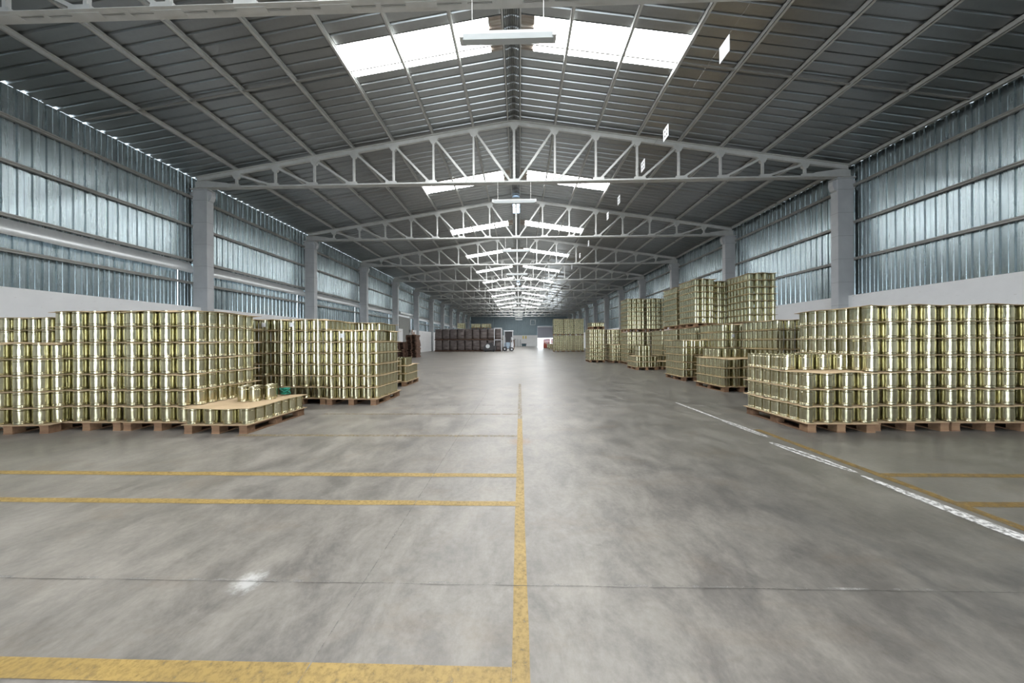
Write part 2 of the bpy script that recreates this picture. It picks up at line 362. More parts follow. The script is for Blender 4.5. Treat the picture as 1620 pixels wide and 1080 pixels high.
# overlap flashing on left wall
for k in range(-3, 13):
    y0 = T0 + BAY * k + 0.30; y1 = T0 + BAY * (k + 1) - 0.02
    y0 = max(y0, YBACK + 0.1); y1 = min(y1, YEND - 0.1)
    if y1 - y0 < 1: continue
    b = MB(); n = 14; v = []; fc = []
    for i in range(n + 1):
        yy = y0 + (y1 - y0) * i / n; j = rng.uniform(-0.012, 0.012); zb = 4.03 + rng.uniform(-0.012, 0.012)
        sect = [(-WX + 0.01, 4.44), (-WX + 0.07, 4.36), (-WX + 0.13 + j, 4.22), (-WX + 0.15 + j, 4.10), (-WX + 0.12 + j, zb)]
        v += [(x, yy, z) for x, z in sect]
        if i:
            for q in range(4): a = (i - 1) * 5 + q; fc.append((a, a + 1, a + 6, a + 5))
    b.add(v, fc)
    o = struct(b, 'trim_%d' % (k + 4), M_FLASH, 'bright curved overlap flashing along the left wall', True)

# roof
def skylights():
    out = [(8.02 - 6.31 * 2, 8.98 - 6.31 * 2), (8.02 - 6.31, 8.98 - 6.31), (8.02, 8.98)]
    k = 0
    while 15.25 + 6.30 * k < YEND - 5: out.append((15.25 + 6.30 * k, 16.15 + 6.30 * k)); k += 1
    return out
SKL = skylights(); U0, U1 = 0.61, 4.65; EAVE = {-1: 12.78, 1: 12.95}
for side, nm in ((-1, 'left'), (1, 'right')):
    b = MB(); ys = YBACK
    for a, c_ in SKL:
        roof_sheet(b, side, ys, a, 0.24, EAVE[side])
        roof_sheet(b, side, a, c_, U1, EAVE[side])
        ys = c_
    roof_sheet(b, side, ys, YEND + 0.1, 0.24, EAVE[side])
    struct(b, 'ceiling', M_ROOF, 'corrugated metal roof slope on the ' + nm)
    b = MB()
    for a, c_ in SKL: roof_sheet(b, side, a, c_, 0.24, U0)
    struct(b, 'ceiling', M_BROWN, 'brown stained strips beside the ridge on the ' + nm)
wi = 1
for side, nm in ((-1, 'left'), (1, 'right')):
    for i, (a, c_) in enumerate(SKL):
        b = MB(); roof_sheet(b, side, a, c_, U0, U1)
        o = struct(b, 'window_%d' % wi, M_SKY, 'bright rooflight strip on the %s roof slope, bay %d' % (nm, i + 1)); wi += 1
# ridge cap
b = MB(); v = []; fc = []; ys = []; y = YBACK
pr = profile(YBACK, YEND, 0.30, 0.042); xs = np.linspace(-0.26, 0.26, 21)
for i, (yy, d) in enumerate(pr):
    for j, x in enumerate(xs): v.append((x, yy, 9.81 - 0.10 * (abs(x) / 0.26) ** 1.8 + (d + (0.014 if j % 2 else 0))))
    if i:
        for j in range(20): a = (i - 1) * 21 + j; fc.append((a, a + 1, a + 22, a + 21))
b.add(v, fc); struct(b, 'ceiling', M_ROOF, 'finely ribbed ridge cap along the roof top')
for i, (a, c_) in enumerate(((18.35, 20.2), (43.6, 45.6))):
    r = empty('ridge_vent', (0, (a + c_) / 2, 9.66)); tag(r, ('nearer' if i == 0 else 'farther') + ' bluish daylight ridge vent at the roof top', 'roof vent', 'ridge vents')
    L = (c_ - a) / 2; b = MB(); b.box((-0.22, -L + .05, 0), (0.22, L - .05, 0.03)); b.build('vent_panel', M_VENT, r)
    b = MB()
    for yy in (-L, 0, L): b.box((-0.25, yy - 0.03, -0.03), (0.25, yy + 0.03, 0.05))
    for x in (-0.25, 0.22, -0.012): b.box((x, -L, -0.03), (x + 0.03, L, 0.05))
    b.build('vent_frame', M_GIRT, r)

# end walls
def gable(b, y, z0, thick_dir):
    """corrugated end wall between z0 and the roof"""
    xs = []; x = -12.9
    while x < 12.9:
        for t, d in ((0, 0), (0.72, 0), (0.80, 1), (0.92, 1)): xs.append((x + t * 0.25, d))
        x += 0.25
    xs.append((12.9, 0)); v = []
    for x, d in xs: v += [(x, y + thick_dir * d * 0.032, z0(x)), (x, y + thick_dir * d * 0.032, roofz(x) + 0.05)]
    b.add(v, [(2 * i, 2 * i + 2, 2 * i + 3, 2 * i + 1) for i in range(len(xs) - 1)])
DX0, DX1, DH = 4.9, 9.05, 5.2
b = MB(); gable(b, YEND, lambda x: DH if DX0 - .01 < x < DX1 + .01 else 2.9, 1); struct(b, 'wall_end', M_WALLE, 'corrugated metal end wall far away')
b = MB(); b.box((-13, YEND - 0.12, 0), (DX0, YEND + 0.1, 2.92)); b.box((DX1, YEND - 0.12, 0), (13, YEND + 0.1, 2.92)); struct(b, 'wall_end', M_WHITE, 'white plastered base of the end wall')
b = MB(); gable(b, YBACK, lambda x: 4.9 if abs(x) < 4.5 else 2.9, -1); struct(b, 'wall_back', M_WALL, 'corrugated metal wall behind the camera')
b = MB(); b.box((-13, YBACK - 0.1, 0), (-4.5, YBACK + 0.1, 2.92)); b.box((4.5, YBACK - 0.1, 0), (13, YBACK + 0.1, 2.92)); struct(b, 'wall_back', M_WHITE, 'white base of the wall behind the camera')
# half open roller shutter of the far door
b = MB(); v = []; fc = []; z = 2.25; i = 0
while z < 5.0:
    for dz, dy in ((0, 0), (0.05, 0.035), (0.10, 0.0)):
        v += [(DX0, YEND - 0.16 + dy, z + dz), (DX1, YEND - 0.16 + dy, z + dz)]
        if i: k = 2 * i; fc.append((k - 2, k, k + 1, k - 1))
        i += 1
    z += 0.10
b.add(v, fc); dr = struct(b, 'door_2', M_SHUT, 'half raised roller shutter of the bright far door')
b = MB(); b.box((DX0 - 0.1, YEND - 0.45, 4.95), (DX1 + 0.1, YEND - 0.1, 5.3)); b.build('shutter_box', M_TRUCKW, dr)
b = MB()
for x in (DX0 - 0.1, DX1): b.box((x, YEND - 0.2, 0), (x + 0.1, YEND - 0.1, 5.0))
b.box((DX0, YEND - 0.2, 2.18), (DX1, YEND - 0.12, 2.28)); b.build('door_frame', M_TRUCKW, dr)
for i, x in enumerate((0.95, 1.65)):
    b = MB(); b.box((x, YEND - 0.14, 2.0), (x + 0.3, YEND - 0.121, 2.75)); tag(b.build('wall_sign', M_YSIGN), ('left' if i == 0 else 'right') + ' of two small yellow signs on the far white wall', 'sign', 'yellow signs on the end wall')
# light framed panel on end wall cladding
b = MB()
for zz in (5.6, 6.9): b.box((3.0, YEND - 0.05, zz), (4.3, YEND - 0.01, zz + 0.06))
for x in (3.0, 4.24): b.box((x, YEND - 0.05, 5.6), (x + 0.06, YEND - 0.01, 6.96))
struct(b, 'window_40', M_FLASH, 'pale framed panel high on the end wall')

# ------------------------------------------------------------------ columns
def column_mesh(side):
    r = empty('column', (0, 0, 0)); xi, xo = 12.02, 12.58
    b = MB(); b.box((min(side * xi, side * xo), 0, 0), (max(side * xi, side * xo), 0.27, 7.28)); b.build('shaft', M_COLUMN, r)
    b = MB()
    for k in range(1, 9): b.box((min(side * (xi - .002), side * (xo + .002)), -0.002, k * 0.86), (max(side * (xi - .002), side * (xo + .002)), 0.272, k * 0.86 + 0.008))
    b.build('mortar_joint', M_JOINT, r)
    b = MB(); b.box((min(side * (xi - .05), side * (xo + .05)), -0.04, 7.28), (max(side * (xi - .05), side * (xo + .05)), 0.31, 7.33))
    for q in (xi, xo):
        s_ = -1 if q == xi else 1; pts = [(side * q, 0.05, 7.28), (side * (q + s_ * 0.14), 0.05, 7.22), (side * (q + s_ * 0.15), 0.05, 7.05), (side * (q + s_ * 0.08), 0.05, 6.88), (side * q, 0.05, 6.84)]
        b.poly(pts, (0, 0.17, 0))
    b.build('capital', M_COLUMN, r)
    b = MB(); b.box((min(side * 12.2, side * 12.5), 0.02, 7.33), (max(side * 12.2, side * 12.5), 0.25, 7.62)); b.build('bearing_plate', M_PAINT, r)
    return r
for side, nm in ((-1, 'left'), (1, 'right')):
    proto = column_mesh(side)
    vis = 0
    for i, y in enumerate(TRY):
        o = proto if i == 0 else link_copy(proto)
        o.location = (0, y - 0.0, 0)
        if y > 8: vis += 1; lab = 'grey concrete column, %s seen along the %s wall' % (ORD[vis - 1], nm)
        else: lab = 'grey concrete column beside or behind the camera on the %s, number %d' % (nm, i + 1)
        tag(o, lab, 'column', 'columns along the %s wall' % nm)

# ------------------------------------------------------------------ trusses
NP = 1.545; BZ = 7.37
def topz(u): return 9.59 - SL * abs(u)
def make_truss():
    r = empty('roof_truss', (0, 0, 0))
    b = MB()
    for s in (-1, 1):
        b.bar((0, 0, topz(0)), (s * 12.35, 0, topz(12.35)), 0.13, 0.09)
        b.bar((0, 0, topz(0) + 0.075), (s * 12.35, 0, topz(12.35) + 0.075), 0.02, 0.22)
    b.build('top_chord', M_PAINT, r)
    b = MB()
    for yy in (-0.062, 0.062):
        b.box((-12.4, yy - 0.05, BZ - 0.05), (12.4, yy + 0.05, BZ - 0.038))
        yv = yy + (0.05 if yy < 0 else -0.05); b.box((-12.4, yv - 0.006, BZ - 0.05), (12.4, yv + 0.006, BZ + 0.05))
    for k in range(-15, 16):
        b.box((k * 0.7725 - 0.05, -0.05, BZ - 0.055), (k * 0.7725 + 0.05, 0.05, BZ - 0.03))
    for k in range(-8, 9): b.box((k * NP - 0.28, -0.055, BZ - 0.058), (k * NP + 0.28, 0.055, BZ - 0.034))
    b.build('bottom_chord', M_PAINT, r)
    b = MB()
    for s in (-1, 1): b = MB(); b.poly([(s * 10.9, -0.01, BZ + 0.03), (s * 12.4, -0.01, BZ + 0.03), (s * 12.4, -0.01, 7.66), (s * 11.9, -0.01, 7.62), (s * 11.2, -0.01, BZ + 0.16)], (0, 0.02, 0)); b.build('end_gusset', M_PAINT, r)
    for k in range(-7, 8):
        x = k * NP; b = MB(); b.bar((x, 0, BZ), (x, 0, topz(x)), 0.07 if k else 0.09, 0.07); b.build('post', M_PAINT, r)
    for s in (-1, 1):
        for k in range(1, 8):
            b = MB(); b.bar((s * (k * NP - 0.10), 0, topz(k * NP) - 0.10), (s * ((k - 1) * NP + 0.16), 0, BZ + 0.05), 0.075, 0.07); b.build('diagonal', M_PAINT, r)
    for k in range(-7, 8):
        x = k * NP; z = topz(x); s = -1 if k > 0 else 1; b = MB()
        b.poly([(x - 0.20, -0.045, z - .02), (x + 0.20, -0.045, z - .02), (x + 0.07, -0.045, z - 0.24), (x - 0.07, -0.045, z - 0.24)], (0, 0.09, 0))
        q = 0.10 * (1 if k > 0 else -1 if k < 0 else 0)
        b.build('gusset_plate', M_PAINT, r); b = MB()
        b.poly([(x + q - 0.22, -0.045, BZ), (x + q + 0.22, -0.045, BZ), (x + q + 0.20, -0.045, BZ + 0.11), (x + q - 0.20, -0.045, BZ + 0.11)], (0, 0.09, 0))
        b.build('gusset_plate', M_PAINT, r)
    return r
proto = make_truss(); vis = 0
for i, y in enumerate(TRY):
    o = proto if i == 0 else link_copy(proto)
    o.location = (0, y, 0)
    if y > 0: vis += 1; lab = 'pale grey steel roof truss, %s from the camera' % ORD[vis - 1]
    else: lab = 'pale grey steel roof truss behind the camera, number %d' % (i + 1)
    tag(o, lab, 'roof truss', 'trusses carrying the roof')

# purlins (continuous along hall)
PU = [0.235] + [NP * k for k in range(1, 8)] + [12.45]
for side, nm in ((-1, 'left'), (1, 'right')):
    for i, u in enumerate(PU):
        z = roofz(u) - 0.005; b = MB(); x = side * u
        w, h, t = 0.075, 0.13, 0.012
        if i == 0: w, h = 0.05, 0.13
        if i == len(PU) - 1 and side < 0: continue
        b.box((x - w / 2, YBACK, z - h), (x - w / 2 + t, YEND, z)); b.box((x - w / 2, YBACK, z - h), (x + w / 2, YEND, z - h + t)); b.box((x - w / 2, YBACK, z - t), (x + w / 2, YEND, z))
        tag(b.build('purlin', M_PAINT), 'long grey roof purlin, %s from the ridge on the %s slope' % (ORD[i], nm), 'purlin', 'purlins under the roof sheets')
# sag rods at mid bay
for side, nm in ((-1, 'left'), (1, 'right')):
    for k in range(-2, 12):
        y = T0 + BAY * (k + 0.5) + 0.05; b = MB()
        b.bar((side * 0.25, y, roofz(0.25) - 0.08), (side * 12.4, y, roofz(12.4) - 0.08), 0.035, 0.035)
        tag(b.build('sag_rod', M_GIRT), 'thin grey tie rod across the %s roof slope, bay %d' % (nm, k + 3), 'tie rod', 'tie rods between purlins')
# girts
GL = [6.99, 5.86, 4.52, 3.64]; GR = [7.03, 5.66, 4.30]
for side, nm, G in ((-1, 'left', GL), (1, 'right', GR)):
    for k in range(-3, 12):
        y0 = max(T0 + BAY * k + 0.12, YBACK + 0.05); y1 = min(T0 + BAY * (k + 1) + 0.12, YEND - 0.02)
        for j, z in enumerate(G):
            if side < 0 and j == 3 and y0 < DOORW[0] < y1: y1b = DOORW[0] - 0.05
            else: y1b = y1
            b = MB(); x0, x1 = sorted((side * 12.585, side * 12.68)); b.box((x0, y0, z - 0.04), (x1, y1b, z + 0.04))
            b.box((sorted((side * 12.56, side * 12.585))[0], y0, z + 0.01), (sorted((side * 12.56, side * 12.585))[1], y1b, z + 0.045))
            tag(b.build('girt', M_GIRT), 'horizontal wall rail, %s from the top in bay %d of the %s wall' % (ORD[j], k + 4, nm), 'wall rail', 'rails along the %s cladding' % nm)

# ------------------------------------------------------------------ hanging lamps
def make_lamp():
    r = empty('fluorescent_lamp', (0, 0, 0)); L = 0.80
    b = MB(); b.box((-L, -0.07, 0.03), (L, 0.07, 0.085)); 
    for s in (-1, 1): b.box((s * L - 0.035, -0.078, -0.03), (s * L + 0.035, 0.078, 0.09))
    b.build('housing', M_LAMPB, r)
    b = MB(); b.poly([(-L + .02, -0.072, 0.03), (-L + .02, -0.055, -0.05), (-L + .02, 0.055, -0.05), (-L + .02, 0.072, 0.03)], (2 * L - .04, 0, 0)); b.build('diffuser', M_LAMPD, r)
    for s in (-1, 1):
        b = MB(); b.tube((s * 0.62, 0, 0.085), (s * 0.62, 0, BZ - 6.57), 0.008, 6); b.build('wire', M_WIRE, r)
        b = MB(); b.box((s * 0.62 - .02, -0.03, 0.085), (s * 0.62 + .02, 0.03, 0.11)); b.build('clip', M_WIRE, r)
    return r
lp = make_lamp(); vis = 0
for i, y in enumerate(TRY):
    o = lp if i == 0 else link_copy(lp); o.location = (0, y - 0.12, 6.55 if y > 0 else 6.55)
    if y > 0: vis += 1; lab = 'unlit grey fluorescent batten hung on wires, %s from the camera' % ORD[vis - 1]
    else: lab = 'unlit fluorescent batten behind the camera, number %d' % (i + 1)
    tag(o, lab, 'lamp', 'battens hung under the trusses')

# cable with hanging cards
b = MB(); b.tube((4.38, YBACK + 0.1, 7.40), (4.38, 60, 7.40), 0.004, 5); tag(b.build('cable', M_DKWIRE), 'thin cable strung along the right half of the hall', 'cable')
for i, y in enumerate((6.42, 8.95, 10.6, 13.15, 14.8, 18.9, 21.6, 24.9)):
    b = MB(); b.box((4.374, -0.15, -0.33), (4.386, 0.15, 0.0))
    o = b.build('hanging_card', M_PAPER); o.location = (0, y, 7.39)
    tag(o, 'white card hanging from the roof cable, %s from the camera' % ORD[i], 'card', 'cards on the cable')
    if i:
        b = MB()
        for z0 in (-0.13, -0.26):
            for y0 in (-0.09, 0.02): b.box((4.372, y0, z0), (4.388, y0 + 0.05, z0 + 0.06))
        b.build('printed_mark', M_INK, o)

# ------------------------------------------------------------------ tins, pallets, sheets
D = 0.158; RP = 0.168; TH = 0.226; CP = 0.133; LH = 0.238; PH = 0.13
R_ = D / 2
prof_hi = [(R_ - .004, 0), (R_, 0.002), (R_, 0.008), (R_ - .003, 0.012), (R_ - .003, 0.028), (R_ - .0065, 0.033), (R_ - .003, 0.038), (R_ - .003, 0.188), (R_ - .0065, 0.193), (R_ - .003, 0.198), (R_ - .003, 0.214), (R_, 0.218), (R_, 0.225), (R_ - .004, 0.226)]
b = MB(); b.lathe(prof_hi, 28, cap=False, split=True); b.lathe([(R_ - .004, 0.219)] * 1 + [(0.0, 0.219)], 28, cap=False)
ME_TIN = b.mesh('tin_can', M_TIN, True)
b = MB(); b.lathe([(R_ - .004, 0.2262), (R_ - .008, 0.2200), (R_ - .018, 0.2200), (R_ - .022, 0.2215), (0.001, 0.2215)], 28, cap=False); ME_LID = b.mesh('lid', M_LID, True)
prof_lo = [(R_ - .003, 0), (R_, 0.004), (R_, 0.010), (R_ - .006, 0.014), (R_ - .003, 0.024), (R_ - .003, 0.202), (R_ - .006, 0.212), (R_, 0.216), (R_, 0.224), (R_ - .003, 0.226)]
prof_far = [(R_, 0), (R_, 0.02), (R_ - .004, 0.02), (R_ - .004, 0.222)]
def ring_arrays(prof, n):
    v = np.array([(r * math.cos(2 * math.pi * k / n), r * math.sin(2 * math.pi * k / n), z) for r, z in prof for k in range(n)])
    segs = [(prof[i], prof[i + 1]) for i in range(len(prof) - 1)]
    v = np.array([(r * math.cos(2 * math.pi * k / n), r * math.sin(2 * math.pi * k / n), z) for sg in segs for r, z in sg for k in range(n)])
    f = np.array([(2 * i * n + k, 2 * i * n + (k + 1) % n, (2 * i + 1) * n + (k + 1) % n, (2 * i + 1) * n + k) for i in range(len(segs)) for k in range(n)])
    return v, f
LO = ring_arrays(prof_lo, 18); FAR = ring_arrays(prof_far, 12)
def mass(name, pos, arr, m):
    v, f = arr; n = len(pos); pos = np.array(pos)
    V = (v[None] + pos[:, None]).reshape(-1, 3); Fc = (f[None] + (np.arange(n) * len(v))[:, None, None]).reshape(-1, 4)
    return V, Fc
def make_pallet(w, d, rich=True):
    r = empty('wooden_pallet', (0, 0, 0)); bw = 0.12
    def place(name, x0, y0, z0, x1, y1, z1):
        b = MB(); b.box((x0, y0, z0), (x1, y1, z1)); return b.build(name, M_WOOD, r)
    nb = 6; gap = (d - nb * 0.145) / (nb - 1)
    for i in range(nb):
        yy = i * (0.145 + gap); place('deck_board', 0, yy, PH - 0.018, w, yy + 0.145, PH)
    for i in range(3):
        xx = [0, (w - bw) / 2, w - bw][i]
        place('stringer_board', xx, 0, PH - 0.036, xx + bw, d, PH - 0.018)
        place('bottom_board', xx, 0, 0.0, xx + bw, d, 0.016)
        for j in range(3):
            yy = [0, (d - 0.14) / 2, d - 0.14][j]; place('block', xx + 0.003, yy + 0.003, 0.016, xx + bw - 0.003, yy + 0.137, PH - 0.036)
    return r
def pallet_mesh(w, d):
    b = MB(); b.box((0, 0, PH - 0.02), (w, d, PH))
    for xx in (0, (w - .12) / 2, w - .12):
        b.box((xx, 0, 0), (xx + .12, d, 0.016))
        for yy in (0, (d - .14) / 2, d - .14): b.box((xx, yy, 0.016), (xx + .12, yy + .14, PH - .02))
    return b.mesh('wooden_pallet', M_WOOD)
protos = {}
def put_pallet(x, y, z, w, d, rz, near, lab):
    key = (round(w, 2), round(d, 2), near)
    if near:
        if key in protos: o = link_copy(protos[key])
        else: o = make_pallet(w, d); protos[key] = o
    else:
        if key not in protos: protos[key] = pallet_mesh(w, d)
        o = bpy.data.objects.new('wooden_pallet', protos[key]); COL.objects.link(o)
    o.location = (x, y, z); o.rotation_euler = (0, 0, rz)
    tag(o, lab, 'pallet', 'wooden pallets under the tins'); return o
def sheet_mb(x0, y0, z, w, d, wav, rz=0, piv=(0, 0)):
    b = MB(); nx, ny = 12, 12; v = []; fc = []; ph = rng.uniform(0, 6, 4); o1 = 0.02
    for lay in (0, 1):
        for j in range(ny + 1):
            for i in range(nx + 1):
                u, t = i / nx, j / ny; e = max(0, abs(u - .5) * 2 - 0.9) * 10 + max(0, abs(t - .5) * 2 - 0.9) * 10
                zz = z + lay * 0.006 + min(e, 1) * wav * (0.3 * math.sin(9 * u + ph[0]) + 0.3 * math.sin(8 * t + ph[1]) - 0.35)
                x = x0 - o1 + u * (w + 2 * o1); y = y0 - o1 + t * (d + 2 * o1)
                dx, dy = x - piv[0], y - piv[1]; v.append((piv[0] + dx * math.cos(rz) - dy * math.sin(rz), piv[1] + dx * math.sin(rz) + dy * math.cos(rz), zz))
    N = (nx + 1) * (ny + 1)
    for j in range(ny):
        for i in range(nx):
            a = j * (nx + 1) + i; fc.append((a, a + nx + 1, a + nx + 2, a + 1)); fc.append((N + a, N + a + 1, N + a + nx + 2, N + a + nx + 1))
    edge = [i for i in range(nx + 1)] + [(j + 1) * (nx + 1) - 1 for j in range(1, ny + 1)] + [ny * (nx + 1) + i for i in range(nx - 1, -1, -1)] + [j * (nx + 1) for j in range(ny - 1, 0, -1)]
    for q in range(len(edge)): a, c2 = edge[q], edge[(q + 1) % len(edge)]; fc.append((a, c2, N + c2, N + a))
    b.add(v, fc); return b

# stacks: x0 = left edge X, y0 = front Y, cols, layers, z0, side (+1: aisle side is +X, -1: aisle side is -X), desc, part(layer,col,row)->keep
STK = []
def stack(x0, y0, cols, layers, side, desc, z0=0.0, rz=0.0, rows=7, part=None, top=0, pallet=True, sheet=True):
    STK.append(dict(x0=x0, y0=y0, cols=cols, layers=layers, side=side, desc=desc, z0=z0, rz=rz, rows=rows, part=part, top=top, pallet=pallet, sheet=sheet,
                    w=(cols - 1) * CP + D, d=rows * RP))
WD = 7 * CP + D   # wide stack 1.079
# left side ------------------------------------------------------------
stack(-6.63 - WD, 4.22, 8, 5, 1, 'short stack at left frame edge', rz=0.10)
stack(-8.45 - 2 * WD, 5.50, 8, 7, 1, 'outermost tall stack beyond left-edge stack')
stack(-8.42 - WD, 5.50, 8, 7, 1, 'tall stack behind left-edge stack')
stack(-7.30 - WD, 5.62, 8, 7, 1, 'tall stack in left dark gap')
stack(-6.84, 4.47, 8, 7, 1, 'outer front stack on left')
stack(-5.74, 4.47, 8, 7, 1, 'inner front stack on left')
stack(-4.655, 4.33, 7, 1, 1, 'low tray pallet on left')
stack(-3.88 - WD, 6.40, 8, 7, 1, 'second-row stack behind low tray')
stack(-3.90 - 2 * WD - .03, 6.40, 8, 7, 1, 'second-row stack in shade')
stack(-3.86, 6.35, 8, 6, 1, 'six-high stack nearest left aisle', rz=-0.03, part=lambda l, c, r: not (l == 5 and c >= 6 and r in (2, 3)))
stack(-3.36 - WD, 7.75, 8, 7, 1, 'seven-high stack behind six-high')
stack(-3.16 - WD, 9.00, 8, 2, 1, 'two-high stack farthest in left group', top=1, part=lambda l, c, r: l < 2 or (c >= 5 and r < 3))
# right side ------------------------------------------------------------
stack(4.20, 4.46, 7, 3, -1, 'low corner stack on right', top=1, part=lambda l, c, r: l < 3 or (r >= 2))
stack(5.17, 4.54, 8, 7, -1, 'first tall stack on right')
stack(6.26, 4.54, 8, 7, -1, 'second tall stack on right')
stack(7.35, 4.54, 8, 7, -1, 'tall stack at right frame edge')
stack(5.30, 7.93, 7, 3, -1, 'three-high stack behind right corner', top=1, rz=0.04, part=lambda l, c, r: l < 3 or (2 <= r <= 6 and c >= 1))
stack(6.36, 7.62, 8, 7, -1, 'seven-high stack behind right corner')
stack(6.22, 9.42, 8, 7, -1, 'bright-sided seven-high stack on right')
stack(5.40, 10.10, 6, 5, -1, 'five-high stack beside right aisle')
stack(6.74, 11.80, 6, 7, -1, 'lower stack of middle right tier')
stack(6.74, 11.80, 6, 7, -1, 'upper stack of middle right tier', z0=1.82)
stack(7.60, 12.25, 7, 7, -1, 'lower recessed stack on right')
stack(7.60, 12.25, 7, 7, -1, 'upper recessed stack on right', z0=1.82)
stack(8.05, 10.85, 7, 7, -1, 'lower stack nearest right wall')
stack(8.05, 10.85, 7, 7, -1, 'highest upper stack on right', z0=1.82)
stack(6.94, 13.60, 7, 7, -1, 'lower stack behind middle tier')
stack(6.94, 13.60, 7, 7, -1, 'upper stack behind middle tier', z0=1.82)
stack(6.94, 14.95, 7, 7, -1, 'plain stack before far right tier')
stack(5.36, 13.95, 7, 2, -1, 'two-high stack beside right aisle', top=2, part=lambda l, c, r: l < 2 or (1 <= c <= 4 and r < 3))
stack(6.33, 14.15, 4, 1, -1, 'single-layer stack on right', top=1, part=lambda l, c, r: l < 1 or r > 2)
stack(6.08, 17.15, 7, 7, -1, 'lower left stack of far tier')
stack(6.08, 17.15, 7, 7, -1, 'upper left stack of far tier', z0=1.82)
stack(7.14, 17.15, 7, 7, -1, 'lower right stack of far tier')
stack(7.14, 17.15, 7, 7, -1, 'upper right stack of far tier', z0=1.82)
stack(5.63, 18.45, 6, 4, -1, 'four-high far stack')
stack(5.70, 19.75, 8, 8, -1, 'eight-high far stack')
stack(4.44, 19.10, 7, 8, -1, 'far stack nearest centre')
stack(4.60, 19.20, 6, 1, -1, 'single layer on far stack', z0=2.06)
for k in range(3):
    for t in (0, 1):
        stack(4.42 + k * 1.28, 38.9, 9, 8, -1, 'distant %s stack %d' % (('lower', 'upper')[t], k + 1), z0=t * 2.06)
stack(4.9, 50, 8, 3, -1, 'distant low stack 1'); stack(6.1, 52, 8, 4, -1, 'distant low stack 2'); stack(5.2, 56, 8, 3, -1, 'distant low stack 3')
# on the brown loads
stack(-8.15, 41.1, 7, 3, 1, 'small load on brown stacks 1', z0=3.06, pallet=False)
stack(-6.3, 41.1, 9, 2, 1, 'small load on brown stacks 2', z0=3.06, pallet=True); stack(-4.9, 41.1, 9, 2, 1, 'small load on brown stacks 3', z0=3.06)

# gather candidate tins
cand = []
for si, s in enumerate(STK):
    zt = s['z0'] + (PH if s['pallet'] else 0) + 0.004; s['zt'] = zt
    cz, sz = math.cos(s['rz']), math.sin(s['rz'])
    L = s['layers'] + s['top']
    asc = s['cols'] - 1 if s['side'] > 0 else 0
    s['hz'] = zt + s['layers'] * LH
    for l in range(L):
        for c_ in range(s['cols']):
            odd = c_ % 2; nr = s['rows'] - odd
            present = [r for r in range(nr) if (s['part'] is None or s['part'](l, c_, r))]
            for r in present:
                holes = s['part'] is not None and l >= s['layers'] - 1
                if not holes and not (r == present[0] or c_ == asc or (r < 2 and s['top'])): continue
                lx = R_ + c_ * CP + rng.uniform(-.003, .003); ly = R_ + r * RP + odd * RP / 2 + rng.uniform(-.003, .004)
                X = s['x0'] + lx * cz - ly * sz; Y = s['y0'] + lx * sz + ly * cz; Z = zt + l * LH
                cand.append((si, l, c_, r, X, Y, Z, r == present[0], c_ == asc))
# visibility against the stack boxes
boxes = []
for s in STK: boxes.append((s['x0'] + .02, s['x0'] + s['w'] - .02, s['y0'] + .02, s['y0'] + s['d'] - .02, s['z0'], s['hz']))
def blocked(p, own):
    o = CAM; d = p - o
    for k, (x0, x1, y0, y1, z0, z1) in enumerate(boxes):
        if k == own or y0 > p.y: continue
        t0, t1 = 0.0, 0.999
        ok = True
        for a, (lo, hi) in zip(range(3), ((x0, x1), (y0, y1), (z0, z1))):
            if abs(d[a]) < 1e-9:
                if not lo <= o[a] <= hi: ok = False; break
                continue
            ta, tb = (lo - o[a]) / d[a], (hi - o[a]) / d[a]
            if ta > tb: ta, tb = tb, ta
            t0, t1 = max(t0, ta), min(t1, tb)
            if t0 > t1: ok = False; break
        if ok: return True
    return False
sc = []
for i, (si, l, c_, r, X, Y, Z, fr, asd) in enumerate(cand):
    if Y > 9: sc.append(0); continue
    s = STK[si]; f = 0.0
    if fr: f = 1.0 if c_ % 2 == 0 else 0.28
    if asd: f = max(f, 0.55)
    if s['top'] and l >= s['layers']: f = max(f, 0.6 if fr or asd else 0.15)
    vis = 0
    for dz in (0.05, 0.17):
        for dx in (-0.05, 0.0, 0.05):
            p = Vector((X + dx, Y - R_, Z + dz)) if fr else Vector((X + s['side'] * R_, Y + dx, Z + dz))
            dd = p - CAM; zc = dd.dot(fw); px = 810 + F * dd.dot(r2) / zc
            if -5 < px < 1625 and not blocked(p, si): vis += 1
    sc.append(f * (vis / 6.0) / Y ** 2)
order = np.argsort(-np.array(sc))
TOPN = [i for i in order[:300] if sc[i] > 0]; topset = set(TOPN)
def ordw(n): return ORD[n] if n < len(ORD) else str(n + 1)
tin_proto = None
for i in TOPN:
    si, l, c_, r, X, Y, Z, fr, asd = cand[i]; s = STK[si]
    o = bpy.data.objects.new('tin_can', ME_TIN); COL.objects.link(o); o.location = (X, Y, Z); o.rotation_euler = (0, 0, rng.uniform(0, 6.28))
    lay = 'layer %s' % NUM[min(l, 9)]
    if fr and not (asd and r > 0):
        where = ('front tin %s from left' % NUM[c_ // 2]) if c_ % 2 == 0 else ('recessed tin %s from left' % NUM[c_ // 2])
    elif asd: where = 'aisle-side tin %s from front' % NUM[r]
    else: where = 'inner tin row %s column %s' % (NUM[r], NUM[c_])
    tag(o, 'gold %s, %s, %s' % (where, lay, s['desc']), 'tin', 'gold tins stacked on pallets')
rest = [c for i, c in enumerate(cand) if i not in topset]
near = [(c[4], c[5], c[6]) for c in rest if c[5] < 22]; far = [(c[4], c[5], c[6]) for c in rest if c[5] >= 22]
V1, F1 = mass('', near, LO, M_TIN); V2, F2 = mass('', far, FAR, M_TIN)
me = bpy.data.meshes.new('tin_can_mass'); V = np.concatenate([V1, V2]); Fc = np.concatenate([F1, F2 + len(V1)])
